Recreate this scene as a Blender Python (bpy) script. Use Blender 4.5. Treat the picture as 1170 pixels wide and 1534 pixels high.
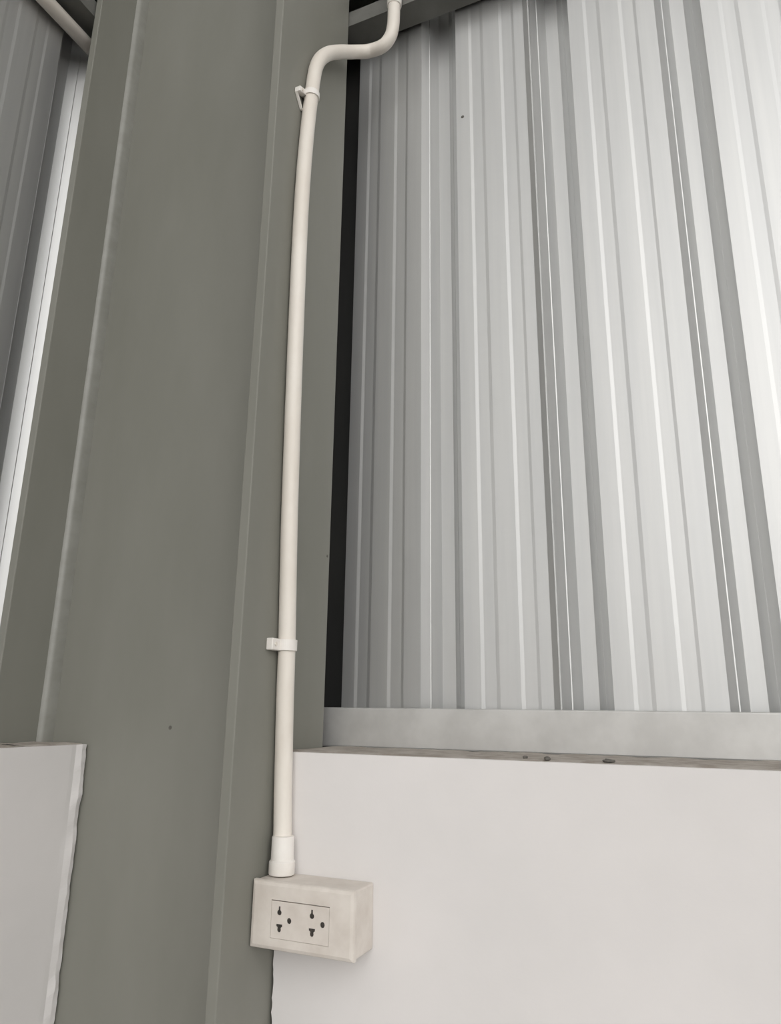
import bpy, bmesh, math, random
from mathutils import Matrix, Vector, noise

random.seed(7)
for o in list(bpy.data.objects):
    bpy.data.objects.remove(o, do_unlink=True)
scn = bpy.context.scene
C = scn.collection
R = math.radians
CZ = 1.30                      # eye height; every height below is written as CZ + offset

# ------------------------------------------------------------------ camera
cam_d = bpy.data.cameras.new('camera')
cam = bpy.data.objects.new('camera', cam_d)
C.objects.link(cam)
cam_d.sensor_fit = 'HORIZONTAL'
cam_d.sensor_width = 36.0
cam_d.lens = 36.0 * 1081.3 / 1170.0
cam_d.clip_start = 0.02
cam.matrix_world = (Matrix.Translation((0, 0, CZ)) @ Matrix.Rotation(R(23.69), 4, 'Z')
                    @ Matrix.Rotation(R(90 + 15.4), 4, 'X') @ Matrix.Rotation(R(0.75), 4, 'Z'))
scn.camera = cam

# ------------------------------------------------------------------ light: overcast daylight through the open front
w = bpy.data.worlds.new('overcast_sky')
scn.world = w
w.use_nodes = True
bg = w.node_tree.nodes['Background']
bg.inputs[0].default_value = (1.0, 0.985, 0.965, 1)
bg.inputs[1].default_value = 1.0
scn.view_settings.view_transform = 'Standard'
scn.view_settings.look = 'None'
scn.view_settings.gamma = 1.0
scn.view_settings.use_curve_mapping = False
scn.view_settings.exposure = 1.38

# ------------------------------------------------------------------ materials
def new_mat(name):
    m = bpy.data.materials.new(name)
    m.use_nodes = True
    nt = m.node_tree
    return m, nt, nt.nodes['Principled BSDF']

def noise_mix(nt, c1, c2, scale=(8, 8, 8), detail=4, lo=0.35, hi=0.65, rough=0.55):
    tc = nt.nodes.new('ShaderNodeTexCoord')
    mp = nt.nodes.new('ShaderNodeMapping')
    mp.inputs['Scale'].default_value = scale
    nz = nt.nodes.new('ShaderNodeTexNoise')
    nz.inputs['Scale'].default_value = 1.0
    nz.inputs['Detail'].default_value = detail
    nz.inputs['Roughness'].default_value = rough
    rp = nt.nodes.new('ShaderNodeValToRGB')
    rp.color_ramp.elements[0].position = lo
    rp.color_ramp.elements[1].position = hi
    rp.color_ramp.elements[0].color = (*c1, 1)
    rp.color_ramp.elements[1].color = (*c2, 1)
    nt.links.new(tc.outputs['Object'], mp.inputs[0])
    nt.links.new(mp.outputs[0], nz.inputs['Vector'])
    nt.links.new(nz.outputs['Fac'], rp.inputs[0])
    return nz, rp

def bump(nt, bsdf, scale, strength, dist=0.001, detail=3):
    tc = nt.nodes.new('ShaderNodeTexCoord')
    mp = nt.nodes.new('ShaderNodeMapping')
    mp.inputs['Scale'].default_value = scale
    nz = nt.nodes.new('ShaderNodeTexNoise')
    nz.inputs['Scale'].default_value = 1.0
    nz.inputs['Detail'].default_value = detail
    b = nt.nodes.new('ShaderNodeBump')
    b.inputs['Strength'].default_value = strength
    b.inputs['Distance'].default_value = dist
    nt.links.new(tc.outputs['Object'], mp.inputs[0])
    nt.links.new(mp.outputs[0], nz.inputs['Vector'])
    nt.links.new(nz.outputs['Fac'], b.inputs['Height'])
    nt.links.new(b.outputs[0], bsdf.inputs['Normal'])

def make(name, c1, c2, scale=(8, 8, 8), rough=0.5, metal=0.0, bmp=None, lo=0.35, hi=0.65, spec=0.5, detail=4):
    m, nt, b = new_mat(name)
    nz, rp = noise_mix(nt, c1, c2, scale, detail, lo, hi)
    nt.links.new(rp.outputs[0], b.inputs['Base Color'])
    b.inputs['Roughness'].default_value = rough
    b.inputs['Metallic'].default_value = metal
    b.inputs['Specular IOR Level'].default_value = spec
    if bmp:
        bump(nt, b, *bmp)
    return m

M = {}
M['plaster'] = make('white_plaster', (0.73, 0.71, 0.70), (0.78, 0.755, 0.745), (5, 5, 5), 0.75, bmp=((60, 60, 60), 0.25, 0.001), spec=0.3)
M['mortar'] = make('cement_mortar', (0.36, 0.32, 0.28), (0.50, 0.46, 0.42), (45, 45, 45), 0.9, bmp=((250, 250, 250), 0.6, 0.002), spec=0.2)
M['column'] = make('grey_green_paint', (0.21, 0.21, 0.182), (0.235, 0.234, 0.206), (7, 7, 2.2), 0.5, bmp=((160, 160, 40), 0.12, 0.0006), spec=0.45)
M['weld'] = make('lit_weld_paint', (0.235, 0.235, 0.21), (0.275, 0.275, 0.25), (30, 30, 40), 0.38, bmp=((60, 60, 90), 0.25, 0.001), spec=0.6)  # column paint lightened to imitate light caught on the fillet
M['sheet'] = make('aluzinc_sheet', (0.575, 0.58, 0.578), (0.61, 0.613, 0.607), (60, 60, 2.0), 0.46, 0.80, bmp=((130, 130, 3), 0.06, 0.0005))
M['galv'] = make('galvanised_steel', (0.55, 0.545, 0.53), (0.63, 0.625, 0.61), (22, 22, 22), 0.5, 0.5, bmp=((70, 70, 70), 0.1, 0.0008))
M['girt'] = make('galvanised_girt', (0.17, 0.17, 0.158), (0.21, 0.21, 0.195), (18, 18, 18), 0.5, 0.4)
M['pvc'] = make('cream_pvc', (0.77, 0.715, 0.645), (0.83, 0.785, 0.72), (18, 18, 9), 0.42, spec=0.5)
M['pvc_white'] = make('white_pvc', (0.82, 0.785, 0.74), (0.87, 0.84, 0.80), (30, 30, 30), 0.4)
M['box'] = make('cream_box_plastic', (0.63, 0.575, 0.52), (0.74, 0.69, 0.635), (28, 28, 28), 0.45)
M['slot'] = make('slot_shade', (0.02, 0.018, 0.015), (0.05, 0.042, 0.035), (300, 300, 300), 0.7)  # dark colour stands for the shade inside the socket holes
M['steel'] = make('nail_steel', (0.42, 0.40, 0.37), (0.5, 0.48, 0.45), (200, 200, 200), 0.4, 0.8)
M['speck'] = make('dark_speck', (0.09, 0.085, 0.075), (0.14, 0.13, 0.115), (300, 300, 300), 0.8)
M['concrete'] = make('concrete_floor', (0.25, 0.245, 0.235), (0.34, 0.33, 0.315), (2.5, 2.5, 2.5), 0.8, bmp=((30, 30, 30), 0.2, 0.002))
M['backing'] = make('dark_backing', (0.04, 0.04, 0.04), (0.055, 0.055, 0.052), (12, 12, 3), 0.6)  # backing colour, darkened to deepen the shade in the column gap
M['roof'] = make('roof_sheet', (0.45, 0.45, 0.44), (0.51, 0.51, 0.50), (10, 10, 10), 0.6)

# ------------------------------------------------------------------ helpers
def link(name, me, mat, parent=None, smooth=False):
    o = bpy.data.objects.new(name, me)
    C.objects.link(o)
    if mat:
        me.materials.append(M[mat])
    if parent:
        o.parent = parent
    if smooth:
        for p in me.polygons:
            p.use_smooth = True
    return o

def tag(o, label, cat, group=None):
    o['label'] = label
    o['category'] = cat
    if group:
        o['group'] = group
    return o

def struct(o):
    o['kind'] = 'structure'
    return o

def empty(name, loc=(0, 0, 0)):
    o = bpy.data.objects.new(name, None)
    o.empty_display_size = 0.05
    o.location = loc
    C.objects.link(o)
    return o

def adopt(o, parent):
    """parent a mesh whose vertices are in world space to an Empty standing elsewhere"""
    o.parent = parent
    o.matrix_parent_inverse = Matrix.Translation(parent.location).inverted()
    return o

def bm_mesh(name, bm):
    bmesh.ops.recalc_face_normals(bm, faces=bm.faces)
    me = bpy.data.meshes.new(name)
    bm.to_mesh(me)
    bm.free()
    return me

def box_bm(x0, x1, y0, y1, z0, z1, bev=0.0, seg=2, edges=None):
    bm = bmesh.new()
    r = bmesh.ops.create_cube(bm, size=1.0)
    for v in r['verts']:
        v.co = Vector(((x0 + x1) / 2 + v.co.x * (x1 - x0), (y0 + y1) / 2 + v.co.y * (y1 - y0), (z0 + z1) / 2 + v.co.z * (z1 - z0)))
    if bev > 0:
        es = [e for e in bm.edges if edges is None or edges(e)]
        bmesh.ops.bevel(bm, geom=es, offset=bev, segments=seg, affect='EDGES', profile=0.5)
    return bm

def box(name, mat, parent, x0, x1, y0, y1, z0, z1, bev=0.0, seg=2):
    o = link(name, bm_mesh(name, box_bm(x0, x1, y0, y1, z0, z1, bev, seg)), mat)
    if parent:
        adopt(o, parent)
    return o

def prism(name, mat, parent, poly, axis, a, b):
    """extrude a closed 2D polygon along a world axis. axis 'Z': poly (x,y); 'X': (y,z); 'Y': (x,z)"""
    def P(p, t):
        return {'Z': (p[0], p[1], t), 'X': (t, p[0], p[1]), 'Y': (p[0], t, p[1])}[axis]
    bm = bmesh.new()
    va = [bm.verts.new(P(p, a)) for p in poly]
    vb = [bm.verts.new(P(p, b)) for p in poly]
    n = len(poly)
    bm.faces.new(va)
    bm.faces.new(vb[::-1])
    for i in range(n):
        bm.faces.new((va[i], vb[i], vb[(i + 1) % n], va[(i + 1) % n]))
    o = link(name, bm_mesh(name, bm), mat)
    if parent:
        adopt(o, parent)
    return o

def catmull(pts, per=8):
    P = [Vector(p) for p in pts]
    P = [2 * P[0] - P[1]] + P + [2 * P[-1] - P[-2]]
    out = []
    for i in range(1, len(P) - 2):
        p0, p1, p2, p3 = P[i - 1], P[i], P[i + 1], P[i + 2]
        t0 = 0.0
        t1 = t0 + max((p1 - p0).length, 1e-5) ** 0.5
        t2 = t1 + max((p2 - p1).length, 1e-5) ** 0.5
        t3 = t2 + max((p3 - p2).length, 1e-5) ** 0.5
        for k in range(per):
            t = t1 + (t2 - t1) * k / per
            a1 = (t1 - t) / (t1 - t0) * p0 + (t - t0) / (t1 - t0) * p1
            a2 = (t2 - t) / (t2 - t1) * p1 + (t - t1) / (t2 - t1) * p2
            a3 = (t3 - t) / (t3 - t2) * p2 + (t - t2) / (t3 - t2) * p3
            b1 = (t2 - t) / (t2 - t0) * a1 + (t - t0) / (t2 - t0) * a2
            b2 = (t3 - t) / (t3 - t1) * a2 + (t - t1) / (t3 - t1) * a3
            out.append((t2 - t) / (t2 - t1) * b1 + (t - t1) / (t2 - t1) * b2)
    out.append(P[-2])
    return out

def tube(name, mat, parent, path, r, seg=28):
    """swept round tube with closed ends; r is one radius or one per point"""
    pts = [Vector(p) for p in path]
    n = len(pts)
    rr = r if isinstance(r, (list, tuple)) else [r] * n
    bm = bmesh.new()
    rings = []
    ref = None
    for i, p in enumerate(pts):
        t = (pts[min(i + 1, n - 1)] - pts[max(i - 1, 0)]).normalized()
        if ref is None:
            ref = Vector((1, 0, 0)) if abs(t.x) < 0.9 else Vector((0, 1, 0))
        u = (ref - t * ref.dot(t)).normalized()
        ref = u
        v = t.cross(u)
        rings.append([bm.verts.new(p + rr[i] * (math.cos(2 * math.pi * k / seg) * u + math.sin(2 * math.pi * k / seg) * v)) for k in range(seg)])
    for i in range(n - 1):
        for k in range(seg):
            f = bm.faces.new((rings[i][k], rings[i][(k + 1) % seg], rings[i + 1][(k + 1) % seg], rings[i + 1][k]))
            f.smooth = True
    bm.faces.new(rings[0][::-1])
    bm.faces.new(rings[-1])
    o = link(name, bm_mesh(name, bm), mat)
    if parent:
        adopt(o, parent)
    return o

def lathe(name, mat, parent, centre, prof, seg=32):
    """stack of (z, r) about a vertical axis, hard steps kept by doubling rings"""
    bm = bmesh.new()
    rings = [[bm.verts.new((centre[0] + r * math.cos(2 * math.pi * k / seg), centre[1] + r * math.sin(2 * math.pi * k / seg), z)) for k in range(seg)] for z, r in prof]
    for i in range(len(rings) - 1):
        for k in range(seg):
            bm.faces.new((rings[i][k], rings[i][(k + 1) % seg], rings[i + 1][(k + 1) % seg], rings[i + 1][k]))
    bm.faces.new(rings[0][::-1])
    bm.faces.new(rings[-1])
    o = link(name, bm_mesh(name, bm), mat)
    for p in o.data.polygons:
        p.use_smooth = len(p.vertices) == 4
    o.data.set_sharp_from_angle(angle=R(35))
    if parent:
        adopt(o, parent)
    return o

FLOOR = 0.0
ROOF = CZ + 7.7  # unseen roof, raised to let more daylight onto the upper sheets
XE, YS = 5.0, -5.0             # far ends of the right and left walls
TOPW = CZ - 0.0525             # top of the low white walls

# ------------------------------------------------------------------ the setting
struct(box('floor', 'concrete', None, -1.15, XE + 0.15, YS - 0.3, 1.15, -0.2, FLOOR))
struct(box('ground', 'concrete', None, -40, 45, -60, YS - 0.3, -0.24, -0.04))
struct(box('ceiling', 'roof', None, -1.15, XE + 0.15, YS - 0.3, 1.15, ROOF, ROOF + 0.05))
struct(box('unseen_side_wall', 'plaster', None, XE + 0.002, XE + 0.12, -1.6, 1.12, FLOOR + 0.001, ROOF - 0.002))  # unseen wall, cut short so side daylight reaches the corner

struct(box('unseen_front_blocker', 'plaster', None, -1.04, -0.3, YS - 0.15, YS - 0.01, FLOOR + 0.001, ROOF - 0.002))  # added unseen stub, narrows the open front to shape the daylight

def ragged(z, k, amp):
    return amp * (noise.noise(Vector((k * 7.3, z * 33.0, 1.7))) + 0.55 * noise.noise(Vector((k * 3.1, z * 97.0, 5.2))))

def wall_rings(name, ring_at, zs):
    bm = bmesh.new()
    rings = [[bm.verts.new((x, y, z)) for x, y in ring_at(z)] for z in zs]
    n = len(rings[0])
    for i in range(len(rings) - 1):
        for k in range(n):
            bm.faces.new((rings[i][k], rings[i][(k + 1) % n], rings[i + 1][(k + 1) % n], rings[i + 1][k]))
    bm.faces.new(rings[0][::-1])
    bm.faces.new(rings[-1])
    return struct(link(name, bm_mesh(name, bm), 'plaster'))

zs = [FLOOR + 0.001, 0.4] + [0.70 + i * 0.005 for i in range(int((TOPW - 0.70) / 0.005))] + [TOPW]
YW = 0.8433                    # face of the right low wall
XL = -0.843                    # face of the left low wall
WEB = 0.8375                   # front of the column web

def ring_right(z):
    j = max(0.0, 0.0018 + ragged(z, 1, 0.0045))
    return [(-0.5180 + j, 0.985), (-0.5180 + j, YW + 0.0035), (-0.5165 + j, YW), (-0.505, YW), (XE, YW), (XE, 0.985)]

def ring_left(z):
    j = ragged(z, 2, 0.0050)
    b = 0.0020 + 0.8 * ragged(z * 0.6, 3, 0.004)
    return [(XL, YS), (XL, 0.808), (XL - 0.0003 + 0.6 * ragged(z * 0.35, 6, 0.003), 0.816), (XL + b, 0.8265 + ragged(z, 8, 0.003)), (XL + b * 0.7 + j * 0.4, 0.8335), (XL - 0.003 + j, WEB - 0.0008),
            (-0.9085, WEB - 0.0008), (-0.9215, 0.812), (-0.9215, 0.735), (-0.985, 0.735), (-0.985, YS)]

wall_right = wall_rings('wall_right', ring_right, zs)
wall_left = wall_rings('wall_left', ring_left, zs)

def mortar_bed(name, parent, along, a, b, lo, hi, step, seed):
    """uneven strip of mortar lying on a wall top; along 'X' or 'Y', lo..hi across (lo = room side)"""
    bm = bmesh.new()
    n = int((b - a) / step)
    rows = []
    cross = [0.0, 0.06, 0.2, 0.5, 0.8, 1.0]
    for i in range(n + 1):
        t = a + (b - a) * i / n
        off = 0.006 + 0.006 * noise.noise(Vector((t * 22, seed, 0)))
        row = []
        for c in cross:
            s = lo + off * (1 if hi > lo else -1) * (1 - c) + (hi - lo) * c
            h = 0.0 if c == 0 else 0.0022 + 0.0016 * max(-0.5, noise.noise(Vector((t * 28, c * 5 + seed, 2)))) + 0.0009 * noise.noise(Vector((t * 90, c * 9, seed)))
            row.append(bm.verts.new((t, s, TOPW + h - 0.0004) if along == 'X' else (s, t, TOPW + h - 0.0004)))
        rows.append(row)
    for i in range(n):
        for k in range(len(cross) - 1):
            bm.faces.new((rows[i][k], rows[i][k + 1], rows[i + 1][k + 1], rows[i + 1][k]))
    o = link(name, bm_mesh(name, bm), 'mortar', smooth=True)
    o.parent = parent
    return o

mortar_bed('mortar_bed', wall_right, 'X', -0.516, 1.2, YW, 0.984, 0.006, 3.0)
mortar_bed('mortar_bed', wall_left, 'Y', -0.4, 0.734, XL, -0.984, 0.006, 9.0)
mortar_bed('mortar_bed', wall_left, 'Y', 0.735, 0.832, XL, -0.920, 0.006, 9.0)

# corrugated sheeting: profile (distance along the wall from a groove's edge, depth away from the room)
PITCH = 0.204
STIFF = 0.0007
BASE = [(0.0, 0.0), (0.0245, 0.0), (0.0300, STIFF), (0.0465, STIFF), (0.0520, 0.0), (0.0815, 0.0), (0.0870, STIFF), (0.1045, STIFF), (0.1090, 0.0),
        (0.137, 0.0), (0.1475, 0.0125), (0.1490, 0.0128), (0.1605, 0.030), (0.1815, 0.030), (0.1920, 0.0156), (0.1932, 0.0152)]

def sheet_profile(e0, k0, k1, start, end):
    pts = []
    for k in range(k0, k1 + 1):
        for u, d in BASE:
            pts.append((e0 + k * PITCH + u, d))
    pts = [p for p in pts if start < p[0] < end]
    return pts

def sheet(name, parent, pts, place, z0, z1, mat='sheet', flip=False):
    """solid thin sheet; place(u, d) -> (x, y)"""
    T = 0.0008
    n = len(pts)
    bm = bmesh.new()
    cols = []
    for z in (z0, z1):
        row = []
        for i, (u, d) in enumerate(pts):
            x, y = place(u, d)
            row.append(bm.verts.new((x, y, z)))
        for i, (u, d) in reversed(list(enumerate(pts))):
            x, y = place(u, d + T)
            row.append(bm.verts.new((x, y, z)))
        cols.append(row)
    m = len(cols[0])
    for k in range(m):
        bm.faces.new((cols[0][k], cols[0][(k + 1) % m], cols[1][(k + 1) % m], cols[1][k]))
    for r in cols:
        for i in range(n - 1):
            bm.faces.new((r[i], r[i + 1], r[m - 2 - i], r[m - 1 - i]))
    o = link(name, bm_mesh(name, bm), mat)
    o.parent = parent
    return o

SY = 1.010                     # right sheets' pan face
SX = -1.000                    # left sheets' pan face
E0 = -0.3245
place_r = lambda u, d: (u, SY + d)
place_l = lambda u, d: (SX - d, u)
Z0, Z1 = CZ - 0.048, ROOF - 0.002
clad_r = struct(empty('wall_right_sheeting'))
clad_l = struct(empty('wall_left_sheeting'))
LIP = [(-0.0105, -0.0012), (-0.0100, -0.0022), (-0.0015, -0.0062), (0.0005, -0.0062), (0.0022, -0.0016)]
def lapped(e_groove, span):
    """sheet that starts with a lapped lip on the pan just before a groove"""
    p0 = e_groove + 0.137
    pts = [(p0 + u, d) for u, d in LIP]
    return pts
# first sheet: from behind the column to under the lap
ptsA = [(E0 - PITCH + 0.003, 0.0)] + sheet_profile(E0, -1, 0, E0 - PITCH + 0.004, E0 + PITCH - 0.002)
ptsA = [(u, d + 0.075 * max(0.0, E0 - 0.067 - u)) for u, d in ptsA]   # its first pan leans back towards the column
sheet_a = sheet('cladding_sheet', clad_r, ptsA, place_r, Z0, Z1)
k = 0
start = E0
while start < XE - 0.3:
    kk = round((start - E0) / PITCH)
    ptsB = lapped(start, 0) + [(u, d - 0.0012) for u, d in sheet_profile(E0, kk, kk + 4, start + 0.1395, min(start + 5 * PITCH - 0.002 - PITCH * 0.0, XE - 0.01))]
    sheet('cladding_sheet', clad_r, ptsB, place_r, Z0, Z1)
    start += 4 * PITCH
# left wall, running towards the open front; the groove beside the column starts at y = 0.7255
E1 = 0.7255 - 0.137
ptsL = sheet_profile(E1, -4, 1, E1 - 4 * PITCH + 0.142, 0.93)
sheet('cladding_sheet', clad_l, ptsL, place_l, Z0, Z1)
start = E1 - 4 * PITCH
while start > YS + 1.0:
    kk = round((start - E1) / PITCH)
    pts = [(u, d - 0.0012) for u, d in sheet_profile(E1, kk - 4, kk, start - 4 * PITCH + 0.142, start + 0.200)]
    sheet('cladding_sheet', clad_l, pts, place_l, Z0, Z1)
    start -= 4 * PITCH
# added dark backing outside the sheets blocks daylight and blackens the corner gap
struct(prism('gap_backing_1', 'backing', None, [(-1.045, 0.80), (-1.040, 0.80), (-1.040, 1.055), (-0.42, 1.055), (-0.42, 1.060), (-1.045, 1.060)], 'Z', CZ - 0.06, ROOF - 0.002))
# unseen dark blockers added so that daylight cannot leak behind the low walls
struct(box('wall_right_light_block', 'backing', None, -1.04, XE, 1.064, 1.072, FLOOR + 0.001, ROOF - 0.002))
struct(box('wall_left_light_block', 'backing', None, -1.058, -1.050, YS, 1.062, FLOOR + 0.001, ROOF - 0.002))

# ------------------------------------------------------------------ steel H column in the corner
FX0, FX1 = -0.938, -0.5185     # outer faces of the two flanges
FY0, FY1 = 0.737, 0.953
TF = 0.0145
col = empty('steel_column', ((FX0 + FX1) / 2, (FY0 + FY1) / 2, FLOOR))
tag(col, 'tall grey-green painted steel H column standing in the corner between the white walls', 'column')
box('flange', 'column', col, FX0, FX0 + TF, FY0, FY1, 0.021, ROOF - 0.003, 0.0015)
box('flange', 'column', col, FX1 - TF, FX1, FY0, FY1, 0.021, ROOF - 0.003, 0.0015)
web = box('web', 'column', col, FX0 + TF + 0.0002, FX1 - TF - 0.0002, WEB, WEB + 0.010, 0.021, ROOF - 0.003)
box('base_plate', 'column', col, FX0 - 0.02, FX1 + 0.0, FY0 - 0.01, FY1 + 0.01, 0.001, 0.0208, 0.002)
def bead(xs, s, yw, t):
    """weld bead between web and flange: s = +1 grows to +x, t = -1 grows to -y"""
    bm = bmesh.new()
    rings = []
    n = 330
    for i in range(n + 1):
        z = 0.03 + (ROOF - 0.05) * i / n
        a = 0.0225 + 0.0005 * noise.noise(Vector((z * 60, xs, yw)))
        c = 0.0085 + 0.0003 * noise.noise(Vector((z * 75, yw, xs)))
        prof = [(0, 0), (0, a), (0.50 * c, 0.93 * a), (0.85 * c, 0.66 * a), (c, 0.28 * a), (1.05 * c, 0)]
        rings.append([bm.verts.new((xs + s * p, yw + t * q, z)) for p, q in prof])
    m = 6
    for i in range(n):
        for k in range(m):
            f = bm.faces.new((rings[i][k], rings[i][(k + 1) % m], rings[i + 1][(k + 1) % m], rings[i + 1][k]))
            f.smooth = True
    bm.faces.new(rings[0]); bm.faces.new(rings[-1][::-1])
    me = bm_mesh('weld_bead', bm)
    me.set_sharp_from_angle(angle=R(50))
    return adopt(link('weld_bead', me, 'weld'), col)
bead(FX0 + TF, 1, WEB, -1)
bead(FX1 - TF, -1, WEB, -1)

def speck(name, parent, centre, normal, r, mat='speck'):
    bm = bmesh.new()
    bmesh.ops.create_uvsphere(bm, u_segments=10, v_segments=6, radius=r)
    n = Vector(normal)
    for v in bm.verts:
        v.co = Vector(centre) + v.co - n * (v.co.dot(n)) * 0.8
    o = link(name, bm_mesh(name, bm), mat, smooth=True)
    o.parent = parent
    o.matrix_parent_inverse = parent.matrix_world.inverted()
    return o
bpy.context.view_layer.update()
s1 = speck('paint_chip', col, (-0.6973, WEB - 0.0002, CZ - 0.0263), (0, 1, 0), 0.0028)
s1['label'] = 'small dark paint chip'
s2 = speck('paint_chip', col, (FX1 + 0.0002, 0.945, CZ + 0.225), (1, 0, 0), 0.0022)
s2['label'] = 'small dark paint chip'
s3 = speck('dent', sheet_a, (-0.3132, SY - 0.0002, CZ + 1.0202), (0, 1, 0), 0.0030)
s3['label'] = 'small dark dent'

# ------------------------------------------------------------------ girts and base channels
def c_girt(name, along, a, b, front, back, z0, h, lip, mat, label):
    t = 0.0022
    f, k = front, back
    s = 1 if k > f else -1
    poly = [(f, z0), (k, z0), (k, z0 + h), (f, z0 + h), (f, z0 + h - lip), (f + s * t, z0 + h - lip), (f + s * t, z0 + h - t), (k - s * t, z0 + h - t),
            (k - s * t, z0 + t), (f + s * t, z0 + t), (f + s * t, z0 + lip), (f, z0 + lip)]
    if along == 'X':
        o = prism(name, mat, None, poly, 'X', a, b)
    else:
        o = prism(name, mat, None, poly, 'Y', a, b)
    return tag(o, label, 'beam')
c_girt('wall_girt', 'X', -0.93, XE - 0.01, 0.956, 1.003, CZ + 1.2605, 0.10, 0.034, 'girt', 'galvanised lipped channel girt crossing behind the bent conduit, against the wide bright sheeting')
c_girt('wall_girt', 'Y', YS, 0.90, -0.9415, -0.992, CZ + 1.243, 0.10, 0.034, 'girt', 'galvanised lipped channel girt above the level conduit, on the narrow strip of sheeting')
tag(box('base_channel', 'galv', None, -0.98, XE - 0.01, 0.9865, 1.004, TOPW + 0.0005, CZ + 0.004, 0.0025), 'flat galvanised base channel lying along the wall top beneath the wide sheeting', 'channel')
tag(box('base_channel', 'galv', None, -0.994, -0.9865, YS, 0.73, TOPW + 0.0005, CZ + 0.004, 0.0025), 'galvanised base channel along the left low wall under the narrow sheeting', 'channel')

# ------------------------------------------------------------------ the bent conduit down the column
PR = 0.0114
bottom = [(-0.5015, 0.8255, CZ - 0.168), (-0.5031, 0.829, CZ - 0.150), (-0.5052, 0.8295, CZ - 0.110), (-0.5066, 0.8285, CZ - 0.052)]
run = [(-0.5065, 0.8266, CZ - 0.022), (-0.5065, 0.8250, CZ + 0.011), (-0.5065, 0.8225, CZ + 0.081), (-0.5065, 0.8141, CZ + 0.229), (-0.5065, 0.8104, CZ + 0.323),
       (-0.5065, 0.8043, CZ + 0.525), (-0.5065, 0.8013, CZ + 0.750), (-0.5065, 0.8065, CZ + 0.8785), (-0.5065, 0.8128, CZ + 0.950), (-0.5065, 0.8181, CZ + 0.997)]
bend = [(-0.5060, 0.8219, CZ + 1.0213), (-0.5050, 0.8316, CZ + 1.0486), (-0.5025, 0.8526, CZ + 1.0816), (-0.4980, 0.8865, CZ + 1.1185), (-0.4890, 0.9225, CZ + 1.1515),
        (-0.4680, 0.9415, CZ + 1.1640), (-0.4400, 0.9425, CZ + 1.1655), (-0.4268, 0.9425, CZ + 1.1790), (-0.4212, 0.9425, CZ + 1.2010), (-0.4198, 0.9425, CZ + 1.2440), (-0.4190, 0.9425, CZ + 1.30)]
top = [(-0.4190, 0.9425, CZ + 1.8), (-0.4190, 0.9425, ROOF - 0.004)]
conduit = empty('conduit_pipe', (-0.4985, 0.822, CZ - 0.193))
tag(conduit, 'cream plastic conduit running down the column into the socket box, bent near its top', 'pipe')
tube('pipe', 'pvc', conduit, catmull(bottom + run + bend + top, 10), PR)
cx, cy = -0.4985, 0.8225
lathe('box_connector', 'pvc_white', conduit, (cx - 0.0006, cy + 0.0022), [(CZ - 0.1915, 0.0152), (CZ - 0.1905, 0.0158), (CZ - 0.1772, 0.0158), (CZ - 0.1757, 0.0144), (CZ - 0.1755, 0.0139), (CZ - 0.1500, 0.0136), (CZ - 0.1488, 0.0130), (CZ - 0.1488, 0.0118)])['label'] = 'white plastic conduit connector'
lathe('coupling', 'pvc_white', conduit, (-0.4192, 0.9425), [(CZ + 1.247, 0.0118), (CZ + 1.247, 0.0128), (CZ + 1.2485, 0.0134), (CZ + 1.300, 0.0134), (CZ + 1.3015, 0.0126), (CZ + 1.3015, 0.0118)])['label'] = 'white plastic coupling sleeve'

# the other conduit, level under the girt of the left wall
lc = empty('conduit_pipe', (-0.9795, 0.0, CZ + 1.218))
tag(lc, 'cream conduit running level beneath a girt and ending behind the column', 'pipe')
tube('pipe', 'pvc', lc, [(-0.9795, YS + 0.1 + i * 0.5, CZ + 1.218) for i in range(12)] + [(-0.9795, 0.93, CZ + 1.218)], 0.0130)
lathe_c = None

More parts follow.
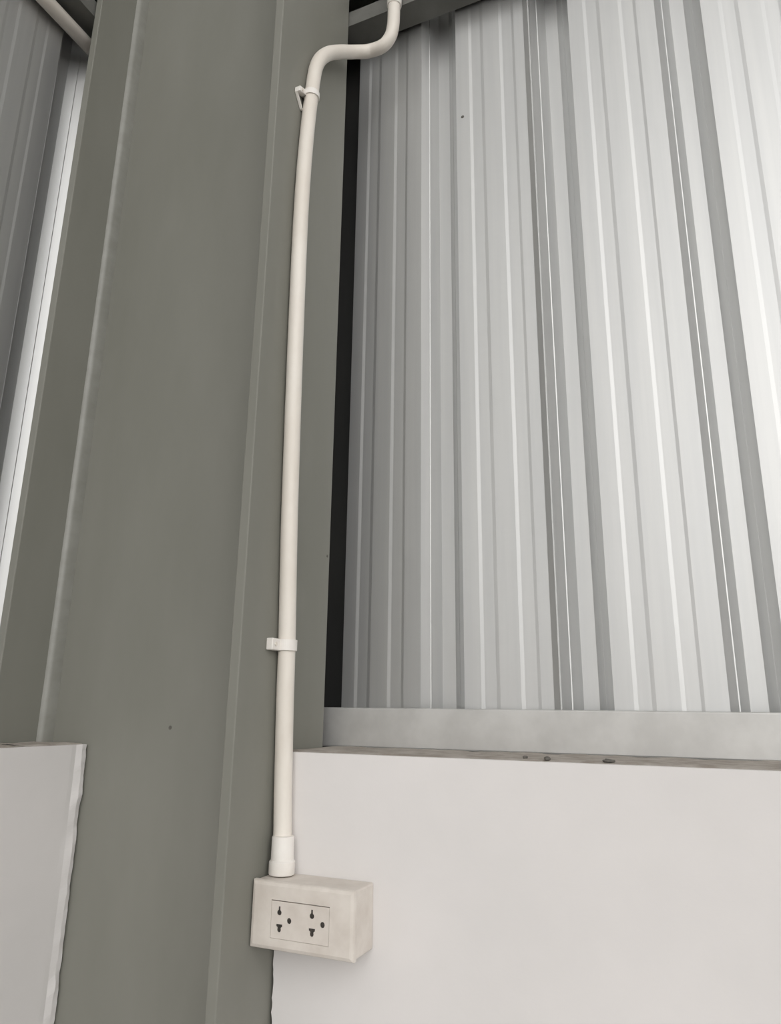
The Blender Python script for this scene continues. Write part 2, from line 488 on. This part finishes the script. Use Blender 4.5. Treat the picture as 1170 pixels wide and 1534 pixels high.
def clip(name, c, tilt, tab_h, ring_h, label, strap):
    """saddle clip: open ring round the conduit, a foot on the flange at its -y side and a nail"""
    t = empty(name, c)
    bm = bmesh.new()
    r0, r1 = PR + 0.0003, PR + 0.0022
    seg = 26
    a0, a1 = R(-150), R(128)
    rows = []
    for i in range(seg + 1):
        a = a0 + (a1 - a0) * i / seg
        ca, sa = math.cos(a), math.sin(a)
        rows.append([bm.verts.new((c[0] + r * ca, c[1] + r * sa, c[2] + dz)) for r, dz in ((r0, -ring_h), (r1, -ring_h), (r1, ring_h), (r0, ring_h))])
    for i in range(seg):
        for k in range(4):
            bm.faces.new((rows[i][k], rows[i][(k + 1) % 4], rows[i + 1][(k + 1) % 4], rows[i + 1][k]))
    bm.faces.new(rows[0]); bm.faces.new(rows[-1][::-1])
    adopt(link('clip_ring', bm_mesh('clip_ring', bm), 'pvc_white'), t)
    # foot
    y1 = c[1] - PR * 0.55
    y0 = y1 - 0.0245
    bm = box_bm(-0.5183, -0.5085, y0, y1, c[2] - tab_h, c[2] + tab_h, 0.0012)
    for v in bm.verts:
        v.co.z += (v.co.y - y1) * math.tan(tilt)
    adopt(link('clip_foot', bm_mesh('clip_foot', bm), 'pvc_white'), t)
    # nail head on the foot
    yc = y0 + 0.0075
    zc = c[2] + (yc - y1) * math.tan(tilt)
    bm = bmesh.new()
    bmesh.ops.create_cone(bm, cap_ends=True, segments=14, radius1=0.0030, radius2=0.0026, depth=0.0012)
    for v in bm.verts:
        v.co = Vector((-0.5079 + v.co.z, yc + v.co.y, zc + v.co.x))
    adopt(link('nail_head', bm_mesh('nail_head', bm), 'pvc'), t)
    if strap:
        bm = box_bm(-0.5170, -0.5140, 0, 0.001, 0, 0.001)
        q = [(y0, c[2] - 0.0145), (y0 + 0.004, c[2] - 0.0145), (y1 - 0.004, c[2] - 0.034), (y1 - 0.007, c[2] - 0.034)]
        bm.free()
        adopt(prism('strap_tail', 'pvc_white', None, q, 'X', -0.5178, -0.5140), t)
    return tag(t, label, 'clip', 'conduit clips on the column')
clip('conduit_clip', (-0.5065, 0.8130, CZ + 0.9570), R(24), 0.0050, 0.0050, 'small white conduit clip with a hanging strap tail, just below the bend', True)
clip('conduit_clip', (-0.5065, 0.8225, CZ + 0.0806), 0.0, 0.0075, 0.0070, 'plain white conduit clip on the column, a little above the low white wall', False)

# ------------------------------------------------------------------ socket box
BX0, BX1 = -0.5172, -0.3840
BY0, BY1 = 0.7900, 0.8431
BZ0, BZ1 = CZ - 0.2632, CZ - 0.1922
sb = empty('socket_box', ((BX0 + BX1) / 2, BY1, BZ0))
tag(sb, 'dusty cream surface-mounted double power socket at the foot of the conduit', 'socket')
box('back_box', 'box', sb, BX0 + 0.0008, BX1 - 0.0008, BY0 + 0.0085, BY1, BZ0 + 0.0008, BZ1 - 0.0008, 0.002)

def cut(target, cutters):
    for c in cutters:
        m = target.modifiers.new('cut', 'BOOLEAN')
        m.operation = 'DIFFERENCE'
        m.solver = 'EXACT'
        m.object = c
    bpy.context.view_layer.update()
    dg = bpy.context.evaluated_depsgraph_get()
    me = bpy.data.meshes.new_from_object(target.evaluated_get(dg))
    target.modifiers.clear()
    target.data = me
    for c in cutters:
        bpy.data.objects.remove(c, do_unlink=True)

# cover: bevelled frame with a window for the module
def cover_mesh():
    bm = bmesh.new()
    levels = [(0.0, BY0 + 0.0083), (0.0, BY0 + 0.0035), (0.0012, BY0 + 0.0012), (0.0045, BY0)]
    rings = []
    for ins, y in levels:
        rings.append([bm.verts.new(p) for p in ((BX0 + ins, y, BZ0 + ins), (BX1 - ins, y, BZ0 + ins), (BX1 - ins, y, BZ1 - ins), (BX0 + ins, y, BZ1 - ins))])
    for i in range(len(rings) - 1):
        for k in range(4):
            bm.faces.new((rings[i][k], rings[i][(k + 1) % 4], rings[i + 1][(k + 1) % 4], rings[i + 1][k]))
    bm.faces.new(rings[0][::-1]); bm.faces.new(rings[-1])
    return bm_mesh('cover', bm)
cover = adopt(link('cover', cover_mesh(), 'box'), sb)
MX0, MX1, MZ0, MZ1 = -0.4895, -0.4140, CZ - 0.2505, CZ - 0.2110
cutter = link('cutter', bm_mesh('cutter', box_bm(MX0, MX1, BY0 - 0.01, BY0 + 0.006, MZ0, MZ1)), None)
cut(cover, [cutter])
module = box('socket_module', 'box', sb, MX0 + 0.0002, MX1 - 0.0004, BY0 + 0.0003, BY0 + 0.0078, MZ0 + 0.0002, MZ1 - 0.0010, 0.0002, 1)

def slot_poly(kind, cx, cz):
    if kind == 'upper':       # narrow blade over a round pin
        pts = [(-0.0009, 0.0042), (0.0009, 0.0042), (0.0010, 0.0010)] + [(0.0024 * math.sin(a), -0.0012 + 0.0024 * math.cos(a)) for a in [R(30 + i * 30) for i in range(11)]] + [(-0.0010, 0.0010)]
    elif kind == 'lower':     # wide blade over a round pin
        pts = [(-0.0032, 0.0030), (0.0032, 0.0030), (0.0032, 0.0010), (0.0020, 0.0004)] + [(0.0020 * math.sin(a), -0.0016 + 0.0024 * math.cos(a)) for a in [R(60 + i * 30) for i in range(9)]] + [(-0.0020, 0.0004), (-0.0032, 0.0010)]
    else:                     # earth pin
        pts = [(0.0023 * math.sin(R(i * 30)), 0.0026 * math.cos(R(i * 30))) for i in range(12)]
    return [(cx + 1.25 * x, cz + 1.2 * z) for x, z in pts]
slots = [('upper', -0.4788, -0.2222), ('lower', -0.4782, -0.2390), ('earth', -0.4655, -0.2308), ('upper', -0.4364, -0.2212), ('lower', -0.4358, -0.2386), ('earth', -0.4227, -0.2300)]
cs = [prism('cutter', None, None, slot_poly(kd, x, CZ + z), 'Y', BY0 - 0.003, BY0 + 0.0045) for kd, x, z in slots]
cut(module, cs)
for kd, x, z in slots:
    o = prism('slot_fill', 'slot', None, slot_poly(kd, x, CZ + z), 'Y', BY0 + 0.0010, BY0 + 0.0044)  # dark plug supplies the shade that the shallow hole lacks
    o.parent = module
    o.matrix_parent_inverse = module.matrix_parent_inverse @ Matrix.Identity(4)
    o.matrix_parent_inverse = Matrix.Identity(4)
    o['label'] = 'dark fill for pin slot shade'

# ------------------------------------------------------------------ crumbs on the ledge
for x, y, sx in ((-0.179, 0.856, 0.004), (-0.112, 0.854, 0.0065), (-0.205, 0.860, 0.003)):
    bm = bmesh.new()
    bmesh.ops.create_icosphere(bm, subdivisions=2, radius=1.0)
    for v in bm.verts:
        n = 1 + 0.35 * noise.noise(v.co * 1.7 + Vector((x * 90, 0, 0)))
        v.co = Vector((x + v.co.x * sx * n, y + v.co.y * 0.004 * n, TOPW + 0.0030 + v.co.z * 0.0022 * n))
    tag(link('mortar_crumb', bm_mesh('mortar_crumb', bm), 'speck', smooth=True), 'small dark mortar crumb on the ledge of the low white wall', 'crumb', 'crumbs on the wall ledge')
